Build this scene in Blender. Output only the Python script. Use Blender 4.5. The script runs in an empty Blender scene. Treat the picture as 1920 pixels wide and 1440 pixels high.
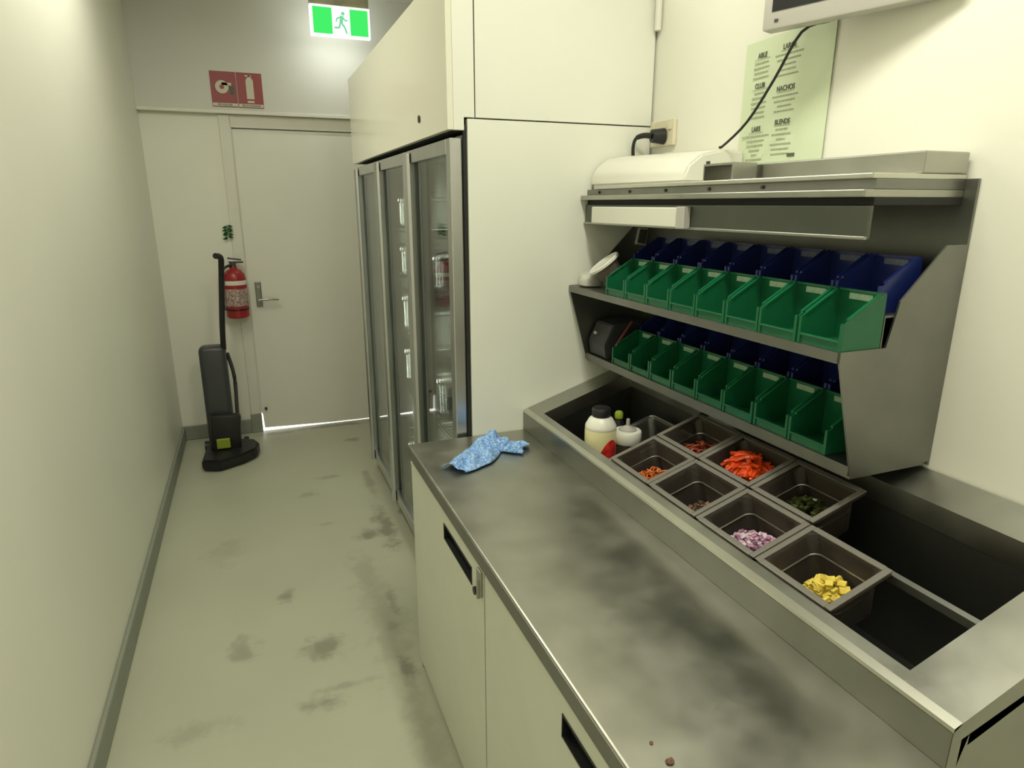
import bpy, bmesh, math, random
from mathutils import Vector, Matrix, noise
random.seed(7)
PI = math.pi
SC = bpy.context.scene
COL = SC.collection

# ---------------------------------------------------------------- camera, world, lights, exposure
cam = bpy.data.cameras.new('camera'); cam.sensor_width = 36; cam.lens = 1220 / 1920 * 36
cam.clip_start = 0.02
co = bpy.data.objects.new('camera', cam); COL.objects.link(co)
co.location = (0, 0, 1.575); co.rotation_euler = (math.radians(90 - 15.49), 0, math.radians(-21.56))
SC.camera = co
w = bpy.data.worlds.new('world'); SC.world = w; w.use_nodes = True
w.node_tree.nodes['Background'].inputs[0].default_value = (1, 1, 0.95, 1)
w.node_tree.nodes['Background'].inputs[1].default_value = 2.5
SC.view_settings.view_transform = 'Standard'; SC.view_settings.look = 'None'
SC.view_settings.gamma = 1; SC.view_settings.use_curve_mapping = False
SC.view_settings.exposure = 0.13
CEIL = 2.85
def area_light(name, loc, sx, sy, power, col=(1, 0.985, 0.83)):
    l = bpy.data.lights.new(name, 'AREA'); l.shape = 'RECTANGLE'; l.size = sx; l.size_y = sy
    l.energy = power; l.color = col
    o = bpy.data.objects.new(name, l); COL.objects.link(o); o.location = loc
    return o
TUBES = [(0.62, 0.75, 23), (-0.25, 2.75, 14), (0.1, -0.9, 9)]
for tx, ty, tp in TUBES:
    area_light('tube_light', (tx, ty, CEIL - 0.075), 0.14, 1.15, tp)

# ---------------------------------------------------------------- materials
def mat(name, col, rough=0.5, metal=0.0, noise_amt=0.0, nscale=5.0, bump=0.0, bscale=60.0, rnoise=0.0, emit=None, estr=0.0, spec=0.5, stretch=None, coat=0.0, alpha=None, trans=0.0):
    m = bpy.data.materials.new(name); m.use_nodes = True
    nt = m.node_tree; b = nt.nodes['Principled BSDF']
    b.inputs['Base Color'].default_value = (*col, 1); b.inputs['Roughness'].default_value = rough
    b.inputs['Metallic'].default_value = metal; b.inputs['Specular IOR Level'].default_value = spec
    b.inputs['Coat Weight'].default_value = coat
    if trans: b.inputs['Transmission Weight'].default_value = trans
    if alpha is not None: b.inputs['Alpha'].default_value = alpha
    tc = nt.nodes.new('ShaderNodeTexCoord'); mp = nt.nodes.new('ShaderNodeMapping')
    nt.links.new(tc.outputs['Object'], mp.inputs[0])
    if stretch: mp.inputs['Scale'].default_value = stretch
    n = nt.nodes.new('ShaderNodeTexNoise'); n.inputs['Scale'].default_value = nscale; n.inputs['Detail'].default_value = 6
    nt.links.new(mp.outputs[0], n.inputs['Vector'])
    r = nt.nodes.new('ShaderNodeMapRange'); r.inputs[1].default_value = 0.3; r.inputs[2].default_value = 0.7
    r.inputs[3].default_value = 1 - noise_amt; r.inputs[4].default_value = 1 + noise_amt
    nt.links.new(n.outputs[0], r.inputs[0])
    mx = nt.nodes.new('ShaderNodeVectorMath'); mx.operation = 'SCALE'; mx.inputs[0].default_value = col
    nt.links.new(r.outputs[0], mx.inputs['Scale']); nt.links.new(mx.outputs[0], b.inputs['Base Color'])
    if rnoise:
        r2 = nt.nodes.new('ShaderNodeMapRange'); r2.inputs[1].default_value = 0.3; r2.inputs[2].default_value = 0.7
        r2.inputs[3].default_value = max(0.02, rough - rnoise); r2.inputs[4].default_value = rough + rnoise
        nt.links.new(n.outputs[0], r2.inputs[0]); nt.links.new(r2.outputs[0], b.inputs['Roughness'])
    if bump:
        n2 = nt.nodes.new('ShaderNodeTexNoise'); n2.inputs['Scale'].default_value = bscale
        nt.links.new(mp.outputs[0], n2.inputs['Vector'])
        bp = nt.nodes.new('ShaderNodeBump'); bp.inputs['Strength'].default_value = bump; bp.inputs['Distance'].default_value = 0.002
        nt.links.new(n2.outputs[0], bp.inputs['Height']); nt.links.new(bp.outputs[0], b.inputs['Normal'])
    if emit:
        b.inputs['Emission Color'].default_value = (*emit, 1); b.inputs['Emission Strength'].default_value = estr
    return m

M = {}
M['wall'] = mat('painted_wall', (0.84, 0.83, 0.73), 0.42, noise_amt=0.02, nscale=1.5, bump=0.15)
M['upper_wall'] = mat('grey_white_board', (0.66, 0.655, 0.60), 0.5, noise_amt=0.02, nscale=2)
M['ceiling'] = mat('ceiling_paint', (0.78, 0.77, 0.70), 0.7, noise_amt=0.02)
M['door'] = mat('door_paint', (0.80, 0.785, 0.70), 0.3, noise_amt=0.02, nscale=2, bump=0.1, bscale=20)
M['trim'] = mat('trim_paint', (0.76, 0.74, 0.65), 0.4, noise_amt=0.03)
M['skirt'] = mat('grey_skirting', (0.27, 0.28, 0.23), 0.5, noise_amt=0.06)
M['laminate'] = mat('cream_laminate', (0.80, 0.79, 0.66), 0.16, noise_amt=0.015, nscale=2)
M['laminate_side'] = mat('white_panel', (0.80, 0.81, 0.72), 0.35, noise_amt=0.02, nscale=2)
M['cabinet'] = mat('white_cabinet', (0.70, 0.71, 0.60), 0.35, noise_amt=0.03, nscale=6)
M['steel'] = mat('stainless_steel', (0.42, 0.42, 0.38), 0.33, 1, noise_amt=0.10, nscale=7, rnoise=0.07, bump=0.05, bscale=8)
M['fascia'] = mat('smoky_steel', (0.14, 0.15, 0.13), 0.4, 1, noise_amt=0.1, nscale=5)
M['steel_mid'] = mat('dim_reflection_steel', (0.27, 0.27, 0.24), 0.38, 1, noise_amt=0.08, nscale=9)
M['steel_dark'] = mat('dark_steel', (0.26, 0.26, 0.24), 0.42, 1, noise_amt=0.08, nscale=9)
M['steel_edge'] = mat('bright_steel_edge', (0.62, 0.62, 0.55), 0.3, 1, noise_amt=0.05, nscale=9)
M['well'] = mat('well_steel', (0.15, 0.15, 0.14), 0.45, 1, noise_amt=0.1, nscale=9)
M['alu'] = mat('anodised_aluminium', (0.60, 0.61, 0.62), 0.28, 1, noise_amt=0.04, nscale=4, stretch=(6, 6, .5))
M['alu_dark'] = mat('shaded_extrusion', (0.22, 0.23, 0.23), 0.35, 1)
M['black'] = mat('black_plastic', (0.012, 0.012, 0.013), 0.45, noise_amt=0.1)
M['dark'] = mat('dark_grey_plastic', (0.045, 0.047, 0.05), 0.4, noise_amt=0.1)
M['gap'] = mat('black_gap_and_seal', (0.015, 0.015, 0.014), 0.7)
M['green'] = mat('green_bin_plastic', (0.010, 0.125, 0.05), 0.2, noise_amt=0.08, nscale=12)
M['blue'] = mat('blue_bin_plastic', (0.012, 0.022, 0.13), 0.3, noise_amt=0.08, nscale=12)
M['tag_green'] = mat('bin_label_pale', (0.28, 0.42, 0.28), 0.5, noise_amt=0.2, nscale=120)
M['tag_blue'] = mat('bin_label_grey', (0.11, 0.13, 0.18), 0.5, noise_amt=0.2, nscale=120)
M['white'] = mat('white_plastic', (0.78, 0.77, 0.68), 0.35, noise_amt=0.02)
M['cream'] = mat('mayonnaise_cream', (0.80, 0.74, 0.42), 0.3, noise_amt=0.04)
M['red'] = mat('extinguisher_red', (0.33, 0.018, 0.022), 0.3, noise_amt=0.05)
M['label_print'] = mat('printed_instruction_label', (0.42, 0.30, 0.27), 0.5, noise_amt=0.75, nscale=70)
M['sign_red'] = mat('sign_red', (0.30, 0.05, 0.055), 0.45, noise_amt=0.05)
M['sign_ink'] = mat('sign_white', (0.62, 0.58, 0.46), 0.5)
M['ink'] = mat('ink', (0.10, 0.11, 0.08), 0.6)
M['ink_soft'] = mat('faded_ink', (0.36, 0.40, 0.27), 0.6)
M['paper'] = mat('pale_green_paper', (0.66, 0.74, 0.52), 0.45, noise_amt=0.03, nscale=6)
M['bezel'] = mat('silver_bezel', (0.52, 0.50, 0.46), 0.35, 0.2)
M['screen'] = mat('dark_screen', (0.02, 0.02, 0.022), 0.08)
M['leaf'] = mat('leaf_green', (0.035, 0.12, 0.035), 0.5, noise_amt=0.3, nscale=30)
M['lime'] = mat('lime_plastic', (0.28, 0.36, 0.03), 0.4)
M['liner'] = mat('fridge_liner', (0.62, 0.64, 0.58), 0.5)
M['tubw'] = mat('stock_tub_white', (0.55, 0.56, 0.48), 0.5, noise_amt=0.05)
M['carton'] = mat('lilac_carton', (0.20, 0.18, 0.28), 0.6, noise_amt=0.2)
M['refl_sack'] = mat('reflection_sack', (0.04, 0.045, 0.05), 0.7)
M['refl_tin'] = mat('reflection_tin', (0.30, 0.06, 0.05), 0.5)
M['capsicum'] = mat('red_capsicum', (0.74, 0.075, 0.012), 0.16, noise_amt=0.4, nscale=45)
M['capsicum_dark'] = mat('dark_tomato', (0.30, 0.05, 0.015), 0.3, noise_amt=0.5, nscale=40)
M['carrot'] = mat('grated_carrot', (0.60, 0.14, 0.02), 0.35, noise_amt=0.4, nscale=60)
M['onion'] = mat('diced_red_onion', (0.42, 0.22, 0.33), 0.2, noise_amt=0.7, nscale=90)
M['onion_pale'] = mat('pale_onion', (0.65, 0.52, 0.58), 0.25, noise_amt=0.2, nscale=90)
M['olive'] = mat('olive_slices', (0.06, 0.075, 0.02), 0.3, noise_amt=0.5, nscale=50)
M['pineapple'] = mat('pineapple_yellow', (0.75, 0.58, 0.10), 0.3, noise_amt=0.2, nscale=60)
M['spice'] = mat('brown_seasoning', (0.16, 0.085, 0.05), 0.7, noise_amt=0.6, nscale=150)
M['outlet'] = mat('socket_cream', (0.72, 0.66, 0.50), 0.35)
M['redrubber'] = mat('dull_red_handle', (0.16, 0.03, 0.03), 0.5)

def clear_mat(name, tint, gloss_col, rough, opac):
    m = bpy.data.materials.new(name); m.use_nodes = True; nt = m.node_tree
    out = nt.nodes['Material Output']; b = nt.nodes['Principled BSDF']
    b.inputs['Base Color'].default_value = (*gloss_col, 1); b.inputs['Roughness'].default_value = rough
    b.inputs['Specular IOR Level'].default_value = 0.9
    t = nt.nodes.new('ShaderNodeBsdfTransparent'); t.inputs[0].default_value = (*tint, 1)
    f = nt.nodes.new('ShaderNodeFresnel'); f.inputs[0].default_value = 1.5
    a = nt.nodes.new('ShaderNodeMath'); a.operation = 'MULTIPLY_ADD'; a.use_clamp = True
    a.inputs[1].default_value = 1.0; a.inputs[2].default_value = opac
    nt.links.new(f.outputs[0], a.inputs[0])
    x = nt.nodes.new('ShaderNodeMixShader')
    nt.links.new(a.outputs[0], x.inputs[0]); nt.links.new(t.outputs[0], x.inputs[1]); nt.links.new(b.outputs[0], x.inputs[2])
    nt.links.new(x.outputs[0], out.inputs[0]); return m
M['pan'] = clear_mat('smoky_clear_plastic', (0.66, 0.62, 0.57), (0.15, 0.125, 0.105), 0.15, 0.16)
M['rim'] = clear_mat('frosted_clear_rim', (0.7, 0.68, 0.64), (0.30, 0.285, 0.25), 0.25, 0.5)
M['tub'] = clear_mat('clear_tub_plastic', (0.9, 0.88, 0.82), (0.5, 0.48, 0.4), 0.2, 0.15)

# fridge glass: real pane with fresnel reflection
def glass_mat():
    m = bpy.data.materials.new('fridge_glass'); m.use_nodes = True; nt = m.node_tree
    out = nt.nodes['Material Output']
    t = nt.nodes.new('ShaderNodeBsdfTransparent'); t.inputs[0].default_value = (0.88, 0.92, 0.88, 1)
    g = nt.nodes.new('ShaderNodeBsdfGlossy'); g.inputs['Roughness'].default_value = 0.02; g.inputs[0].default_value = (0.95, 0.95, 0.95, 1)
    f = nt.nodes.new('ShaderNodeFresnel'); f.inputs[0].default_value = 1.5
    a = nt.nodes.new('ShaderNodeMath'); a.operation = 'MULTIPLY'; a.use_clamp = True; a.inputs[1].default_value = 0.9
    nt.links.new(f.outputs[0], a.inputs[0])
    x = nt.nodes.new('ShaderNodeMixShader')
    nt.links.new(a.outputs[0], x.inputs[0]); nt.links.new(t.outputs[0], x.inputs[1]); nt.links.new(g.outputs[0], x.inputs[2])
    nt.links.new(x.outputs[0], out.inputs[0]); return m
M['glass'] = glass_mat()

# surfaces with placed stain and painted-shade patches: list of (x, y, radius_x, radius_y, strength)
def stain_shade_mat(name, base, dark, stains_shade, rough, metal=0.0, big=0.06, nscale=3.0, warp=0.35, wscale=9.0, rnoise=0.0, spec=0.5):
    m = mat(name, base, rough, metal, noise_amt=big, nscale=nscale, rnoise=rnoise, bump=0.04, bscale=30, spec=spec)
    nt = m.node_tree; b = nt.nodes['Principled BSDF']
    src = b.inputs['Base Color'].links[0].from_socket
    geo = nt.nodes.new('ShaderNodeTexCoord')
    nz = nt.nodes.new('ShaderNodeTexNoise'); nz.inputs['Scale'].default_value = wscale; nz.inputs['Detail'].default_value = 8
    nz.inputs['Roughness'].default_value = 0.65
    nt.links.new(geo.outputs['Object'], nz.inputs['Vector'])
    acc = None
    for (x, y, rx, ry, s) in stains_shade:
        mp = nt.nodes.new('ShaderNodeMapping'); mp.vector_type = 'POINT'
        mp.inputs['Location'].default_value = (-x / rx, -y / ry, 0); mp.inputs['Scale'].default_value = (1 / rx, 1 / ry, 0)
        nt.links.new(geo.outputs['Object'], mp.inputs[0])
        ln = nt.nodes.new('ShaderNodeVectorMath'); ln.operation = 'LENGTH'; nt.links.new(mp.outputs[0], ln.inputs[0])
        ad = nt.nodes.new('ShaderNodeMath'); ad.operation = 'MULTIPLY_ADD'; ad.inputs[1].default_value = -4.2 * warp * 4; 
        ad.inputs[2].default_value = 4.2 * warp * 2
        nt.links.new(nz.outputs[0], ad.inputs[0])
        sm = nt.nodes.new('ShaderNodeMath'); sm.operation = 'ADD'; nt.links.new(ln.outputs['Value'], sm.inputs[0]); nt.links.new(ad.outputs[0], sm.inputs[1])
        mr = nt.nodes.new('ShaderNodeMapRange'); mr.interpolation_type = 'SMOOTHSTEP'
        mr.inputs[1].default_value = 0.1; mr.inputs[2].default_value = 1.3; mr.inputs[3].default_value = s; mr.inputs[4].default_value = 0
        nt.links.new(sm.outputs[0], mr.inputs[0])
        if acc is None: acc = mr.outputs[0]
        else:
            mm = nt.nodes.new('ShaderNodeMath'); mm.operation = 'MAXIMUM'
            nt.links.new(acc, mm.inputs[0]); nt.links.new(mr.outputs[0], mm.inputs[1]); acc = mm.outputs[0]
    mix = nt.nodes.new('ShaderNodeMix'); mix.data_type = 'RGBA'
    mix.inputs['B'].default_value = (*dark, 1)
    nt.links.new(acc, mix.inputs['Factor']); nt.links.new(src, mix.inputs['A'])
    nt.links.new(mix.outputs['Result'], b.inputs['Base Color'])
    return m
M['floor'] = stain_shade_mat('vinyl_floor', (0.47, 0.475, 0.365), (0.13, 0.12, 0.08), [
    (0.11, 2.16, 0.085, 0.075, 0.55), (0.09, 1.88, 0.075, 0.04, 0.5), (0.16, 1.93, 0.10, 0.02, 0.3), (0.00, 2.55, 0.035, 0.06, 0.5), (-0.16, 2.25, 0.06, 0.08, 0.4),
    (0.50, 3.0, 0.05, 0.25, 0.6), (0.40, 2.95, 0.06, 0.06, 0.6), (0.40, 2.35, 0.03, 0.12, 0.45), (0.37, 1.93, 0.035, 0.09, 0.6), (0.37, 2.2, 0.03, 0.05, 0.4),
    (0.45, 4.70, 0.35, 0.04, 0.6), (0.52, 4.35, 0.05, 0.045, 0.6), (0.30, 3.75, 0.08, 0.03, 0.35), (0.17, 3.55, 0.07, 0.04, 0.35), (0.05, 4.68, 0.15, 0.03, 0.5),
    (0.22, 3.15, 0.05, 0.02, 0.3), (0.52, 3.6, 0.03, 0.2, 0.4), (-0.25, 3.05, 0.09, 0.14, 0.2), (0.33, 2.6, 0.06, 0.2, 0.25), (0.36, 2.25, 0.09, 0.45, 0.22), (0.36, 1.6, 0.06, 0.3, 0.25), (-0.3, 1.9, 0.10, 0.05, 0.25)],  # broad faint patches along the bench paint in its soft shadow
    0.40, big=0.05, nscale=1.6, warp=0.20, wscale=13)
M['worktop'] = stain_shade_mat('worktop_steel', (0.47, 0.465, 0.41), (0.36, 0.36, 0.315), [
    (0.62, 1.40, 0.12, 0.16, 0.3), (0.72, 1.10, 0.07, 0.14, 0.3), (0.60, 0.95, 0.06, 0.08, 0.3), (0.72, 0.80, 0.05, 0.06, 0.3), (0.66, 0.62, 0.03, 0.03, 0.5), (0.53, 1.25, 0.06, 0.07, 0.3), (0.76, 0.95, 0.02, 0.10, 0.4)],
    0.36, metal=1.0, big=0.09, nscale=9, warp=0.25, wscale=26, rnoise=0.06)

def cloth_mat():
    m = mat('blue_wipe_cloth', (0.10, 0.30, 0.72), 0.85)
    nt = m.node_tree; b = nt.nodes['Principled BSDF']
    tc = nt.nodes.new('ShaderNodeTexCoord')
    nz = nt.nodes.new('ShaderNodeTexNoise'); nz.inputs['Scale'].default_value = 150; nz.inputs['Detail'].default_value = 2
    nt.links.new(tc.outputs['Object'], nz.inputs['Vector'])
    cr = nt.nodes.new('ShaderNodeValToRGB'); cr.color_ramp.elements[0].position = 0.35; cr.color_ramp.elements[0].color = (0.09, 0.24, 0.62, 1)
    cr.color_ramp.elements[1].position = 0.66; cr.color_ramp.elements[1].color = (0.42, 0.62, 0.85, 1)
    nt.links.new(nz.outputs[0], cr.inputs[0]); nt.links.new(cr.outputs[0], b.inputs['Base Color'])
    return m
M['cloth'] = cloth_mat()
def emis(name, col, s):
    m = bpy.data.materials.new(name); m.use_nodes = True; nt = m.node_tree
    e = nt.nodes.new('ShaderNodeEmission'); e.inputs[0].default_value = (*col, 1); e.inputs[1].default_value = s
    nt.links.new(e.outputs[0], nt.nodes['Material Output'].inputs[0]); return m
M['exit_green'] = emis('lit_green', (0.06, 0.86, 0.14), 0.95)
M['exit_white'] = emis('lit_white', (0.90, 1.0, 0.88), 1.05)
M['exit_man'] = emis('lit_figure_green', (0.25, 0.80, 0.42), 0.8)
M['tube'] = emis('fluorescent_tube', (1, 0.985, 0.86), 6)
M['glow'] = emis('lit_diffuser', (1, 1, 0.92), 7)
M['exit_box'] = mat('exit_sign_housing', (0.55, 0.50, 0.38), 0.5, noise_amt=0.3, nscale=8)

# ---------------------------------------------------------------- geometry helpers
def thing(name, label, cat, loc=(0, 0, 0), rot=(0, 0, 0), group=None):
    o = bpy.data.objects.new(name, None); COL.objects.link(o); o.empty_display_size = 0.05
    o.location = loc; o.rotation_euler = rot; o['label'] = label; o['category'] = cat
    if group: o['group'] = group
    return o
def tag(o, label, cat, group=None, kind=None):
    o['label'] = label; o['category'] = cat
    if group: o['group'] = group
    if kind: o['kind'] = kind
    return o
def wpos(p):
    v = Vector((0, 0, 0))
    while p is not None: v += Vector(p.location); p = p.parent
    return v
class MB:
    """collects shapes in one bmesh"""
    def __init__(s): s.b = bmesh.new()
    def box(s, x, y, z, bev=0.0, rot=None, seg=2):
        r = bmesh.ops.create_cube(s.b, size=1)
        vs = r['verts']; c = Vector(((x[0]+x[1])/2, (y[0]+y[1])/2, (z[0]+z[1])/2))
        for v in vs: v.co = Vector((v.co.x*(x[1]-x[0]), v.co.y*(y[1]-y[0]), v.co.z*(z[1]-z[0])))
        if bev:
            es = set(e for v in vs for e in v.link_edges)
            rr = bmesh.ops.bevel(s.b, geom=list(es), offset=bev, segments=seg, affect='EDGES', profile=0.5)
            vs = list(set(v for f in rr['faces'] for v in f.verts) | set(v for v in vs if v.is_valid))
        for v in vs:
            if rot is not None: v.co = rot @ v.co
            v.co += c
        return s
    def prism(s, pts, a, axis='y', bev=0.0):
        """pts 2-D polygon; axis = extrusion axis; a = (from, to)"""
        def P(p, t):
            if axis == 'y': return (p[0], t, p[1])
            if axis == 'x': return (t, p[0], p[1])
            return (p[0], p[1], t)
        v0 = [s.b.verts.new(P(p, a[0])) for p in pts]; v1 = [s.b.verts.new(P(p, a[1])) for p in pts]
        n = len(pts); fs = [s.b.faces.new(v0), s.b.faces.new(v1[::-1])]
        for i in range(n): fs.append(s.b.faces.new((v0[i], v1[i], v1[(i+1) % n], v0[(i+1) % n])))
        bmesh.ops.recalc_face_normals(s.b, faces=fs)
        if bev: bmesh.ops.bevel(s.b, geom=list(set(e for f in fs for e in f.edges)), offset=bev, segments=2, affect='EDGES')
        return s
    def cyl(s, p0, p1, r0, r1=None, n=16):
        p0, p1 = Vector(p0), Vector(p1); r1 = r0 if r1 is None else r1
        q = (p1-p0).to_track_quat('Z', 'Y').to_matrix()
        a = [s.b.verts.new(p0 + q @ Vector((r0*math.cos(2*PI*i/n), r0*math.sin(2*PI*i/n), 0))) for i in range(n)]
        c = [s.b.verts.new(p1 + q @ Vector((r1*math.cos(2*PI*i/n), r1*math.sin(2*PI*i/n), 0))) for i in range(n)]
        for i in range(n): s.b.faces.new((a[i], a[(i+1) % n], c[(i+1) % n], c[i]))
        s.b.faces.new(a[::-1]); s.b.faces.new(c); return s
    def lathe(s, prof, c=(0, 0, 0), n=24, rot=None):
        rings = []
        for r, z in prof:
            ring = []
            for i in range(n):
                v = Vector((r*math.cos(2*PI*i/n), r*math.sin(2*PI*i/n), z))
                if rot is not None: v = rot @ v
                ring.append(s.b.verts.new(v + Vector(c)))
            rings.append(ring)
        for A, B in zip(rings, rings[1:]):
            for i in range(n): s.b.faces.new((A[i], A[(i+1) % n], B[(i+1) % n], B[i]))
        s.b.faces.new(rings[0][::-1]); s.b.faces.new(rings[-1]); return s
    def tube(s, pts, r, n=8, smooth=4):
        P = [Vector(p) for p in pts]; out = []
        if smooth and len(P) > 2:
            for i in range(len(P)-1):
                a, b, c, d = P[max(i-1, 0)], P[i], P[i+1], P[min(i+2, len(P)-1)]
                for k in range(smooth):
                    t = k/smooth
                    out.append(0.5*((2*b)+(-a+c)*t+(2*a-5*b+4*c-d)*t*t+(-a+3*b-3*c+d)*t**3))
            out.append(P[-1])
        else: out = P
        rings = []
        for i, p in enumerate(out):
            d = (out[min(i+1, len(out)-1)] - out[max(i-1, 0)]).normalized()
            q = d.to_track_quat('Z', 'Y').to_matrix()
            rr = r(i/(len(out)-1)) if callable(r) else r
            rings.append([s.b.verts.new(p + q @ Vector((rr*math.cos(2*PI*k/n), rr*math.sin(2*PI*k/n), 0))) for k in range(n)])
        for A, B in zip(rings, rings[1:]):
            for k in range(n): s.b.faces.new((A[k], A[(k+1) % n], B[(k+1) % n], B[k]))
        s.b.faces.new(rings[0][::-1]); s.b.faces.new(rings[-1]); return s
    def build(s, name, m, parent=None, local=False, smooth=False, label=None):
        if parent is not None and not local:
            off = wpos(parent)
            for v in s.b.verts: v.co -= off
        bmesh.ops.recalc_face_normals(s.b, faces=s.b.faces[:])
        me = bpy.data.meshes.new(name); s.b.to_mesh(me); s.b.free()
        me.materials.append(M[m] if isinstance(m, str) else m)
        o = bpy.data.objects.new(name, me); COL.objects.link(o); o.parent = parent
        if smooth:
            for p in me.polygons: p.use_smooth = True
            try: me.set_sharp_from_angle(angle=math.radians(40))
            except Exception: pass
        if label: o['label'] = label
        return o
def kids(o): return [c for c in bpy.data.objects if c.parent == o]
def copy_tree(o, kidmap, parent=None):
    c = o.copy(); COL.objects.link(c); c.parent = parent
    for k in kidmap.get(o, []): copy_tree(k, kidmap, c)
    return c
def kidmap_of(o):
    d = {}
    def rec(x):
        d[x] = kids(x)
        for k in d[x]: rec(k)
    rec(o); return d
def struct(o): o['kind'] = 'structure'; return o
def text_mesh(name, s, size, m, mw, parent=None, ext=0.0006, align='CENTER', bold=False, sx=1.0):
    cu = bpy.data.curves.new(name, 'FONT'); cu.body = s; cu.size = size; cu.extrude = ext; cu.align_x = align
    if bold: cu.offset = size*0.02
    t = bpy.data.objects.new(name, cu); COL.objects.link(t)
    dg = bpy.context.evaluated_depsgraph_get(); me = bpy.data.meshes.new_from_object(t.evaluated_get(dg))
    bpy.data.objects.remove(t)
    me.name = name; me.materials.clear(); me.materials.append(M[m])
    T = mw.copy() @ Matrix.Diagonal((sx, 1, 1, 1))
    if parent is not None: T = Matrix.Translation(-wpos(parent)) @ T
    me.transform(T)
    o = bpy.data.objects.new(name, me); COL.objects.link(o); o.parent = parent
    return o
def face_minus_y(x, y, z): return Matrix(((1, 0, 0, x), (0, 0, -1, y), (0, 1, 0, z), (0, 0, 0, 1)))
def face_minus_x(x, y, z): return Matrix(((0, 0, -1, x), (-1, 0, 0, y), (0, 1, 0, z), (0, 0, 0, 1)))

# ---------------------------------------------------------------- the room
XL, XR, YB, YF = -0.55, 1.275, -2.2, 4.77
o = struct(MB().box((XL-0.1, XR+0.1), (YB-0.1, 4.775), (-0.1, 0)).build('floor', 'floor'))
struct(MB().box((XL-0.1, XR+0.1), (YB-0.1, YF+0.2), (CEIL, CEIL+0.1)).build('ceiling', 'ceiling'))
struct(MB().box((XR, XR+0.1), (YB-0.1, YF+0.2), (0, CEIL)).build('wall_right', 'wall'))
struct(MB().box((XL-0.1, XL), (YB-0.1, YF+0.2), (0, CEIL)).build('wall_left', 'wall'))
struct(MB().box((XL, XR), (YB-0.1, YB), (0, CEIL)).build('wall_back', 'wall'))
DX0, DX1, DZ = -0.035, 0.79, 2.035
wf = MB(); wf.box((XL, DX0-0.012), (YF, YF+0.12), (0, 2.13)); wf.box((DX1+0.012, XR), (YF, YF+0.12), (0, 2.13))
wf.box((DX0-0.012, DX1+0.012), (YF, YF+0.12), (DZ+0.008, 2.13))
struct(wf.build('wall_front', 'wall'))
struct(MB().box((XL, XR), (4.735, YF+0.12), (2.13, CEIL)).build('wall_front_upper', 'upper_wall'))
struct(MB().box((XL, XR), (4.722, 4.735), (2.118, 2.14), 0.003).build('trim_1', 'trim'))
# skirtings
struct(MB().box((XL, -0.105), (4.752, YF), (0, 0.10), 0.006).build('baseboard_front', 'skirt'))
struct(MB().box((XL, XL+0.016), (YB, 4.752), (0, 0.10), 0.006).build('baseboard_left', 'skirt'))
struct(MB().box((XR-0.016, XR), (YB, 0.40), (0, 0.10), 0.006).build('baseboard_right', 'skirt'))
# door leaf with a chipped lower corner: daylight shows under it
dr = bpy.data.objects.new('door_1', None); COL.objects.link(dr); dr.location = (DX0, YF, 0); dr['kind'] = 'structure'
dp = MB(); dp.prism([(DX0+0.009, 0.020), (DX0+0.006, 0.12), (DX0, 0.13), (DX0, DZ), (DX1, DZ), (DX1, 0.002), (0.46, 0.004)], (YF+0.008, YF+0.045))
dp.build('door_leaf', 'door', dr)
jm = MB()
jm.box((DX0-0.072, DX0-0.006), (YF-0.018, YF), (0.135, 2.118), 0.004)
jm.box((DX0-0.006, DX0-0.001), (YF-0.006, YF+0.06), (0.135, DZ+0.006))
jm.box((DX0-0.006, DX1+0.07), (YF-0.008, YF), (DZ+0.006, 2.118), 0.002)
jm.box((DX0-0.012, DX0+0.012), (YF+0.047, YF+0.075), (0.13, DZ+0.008)); jm.box((DX1-0.012, DX1+0.012), (YF+0.047, YF+0.075), (0.0, DZ+0.008)); jm.box((DX0-0.012, DX1+0.012), (YF+0.047, YF+0.075), (DZ-0.012, DZ+0.008))
jm.box((DX1+0.002, DX1+0.07), (YF-0.018, YF), (0, 2.118), 0.004)
struct(jm.build('door_frame', 'trim', dr))
MB().box((DX0-0.075, DX0-0.003), (YF-0.024, YF), (0, 0.135), 0.003).build('jamb_foot', 'skirt', dr, label='grey foot of door jamb')
hp = MB().box((0.006, 0.044), (YF-0.008, YF+0.008), (0.895, 1.065), 0.004).build('handle_plate', 'steel_dark', dr)
lv = MB(); lv.cyl((0.026, YF-0.006, 0.945), (0.026, YF-0.052, 0.945), 0.011, n=14)
lv.tube([(0.026, YF-0.05, 0.945), (0.06, YF-0.055, 0.948), (0.10, YF-0.056, 0.949), (0.15, YF-0.05, 0.945)], lambda t: 0.0095-0.002*t, n=10)
lv.build('handle_lever', 'steel', hp, smooth=True)
cl = MB(); cl.cyl((0.026, YF-0.006, 1.03), (0.026, YF-0.014, 1.03), 0.012, n=14); cl.build('lock_cylinder', 'steel', hp, smooth=True)
MB().cyl((DX0+0.03, YF+0.008, 0.165), (DX0+0.03, YF-0.01, 0.165), 0.010, n=12).build('door_stop', 'dark', dr)

# ceiling battens that hold the tubes
for i, (tx, ty, tp) in enumerate(TUBES):
    t = thing('ceiling_light', ['fluorescent batten on the ceiling above the prep bench', 'fluorescent batten on the ceiling over the aisle near the white door', 'fluorescent batten on the ceiling behind the viewer'][i], 'light', (tx, ty, CEIL))
    MB().box((tx-0.06, tx+0.06), (ty-0.62, ty+0.62), (CEIL-0.05, CEIL), 0.006).build('batten', 'white', t)
    MB().cyl((tx, ty-0.59, CEIL-0.066), (tx, ty+0.59, CEIL-0.066), 0.0125, n=12).build('tube', 'tube', t)

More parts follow.
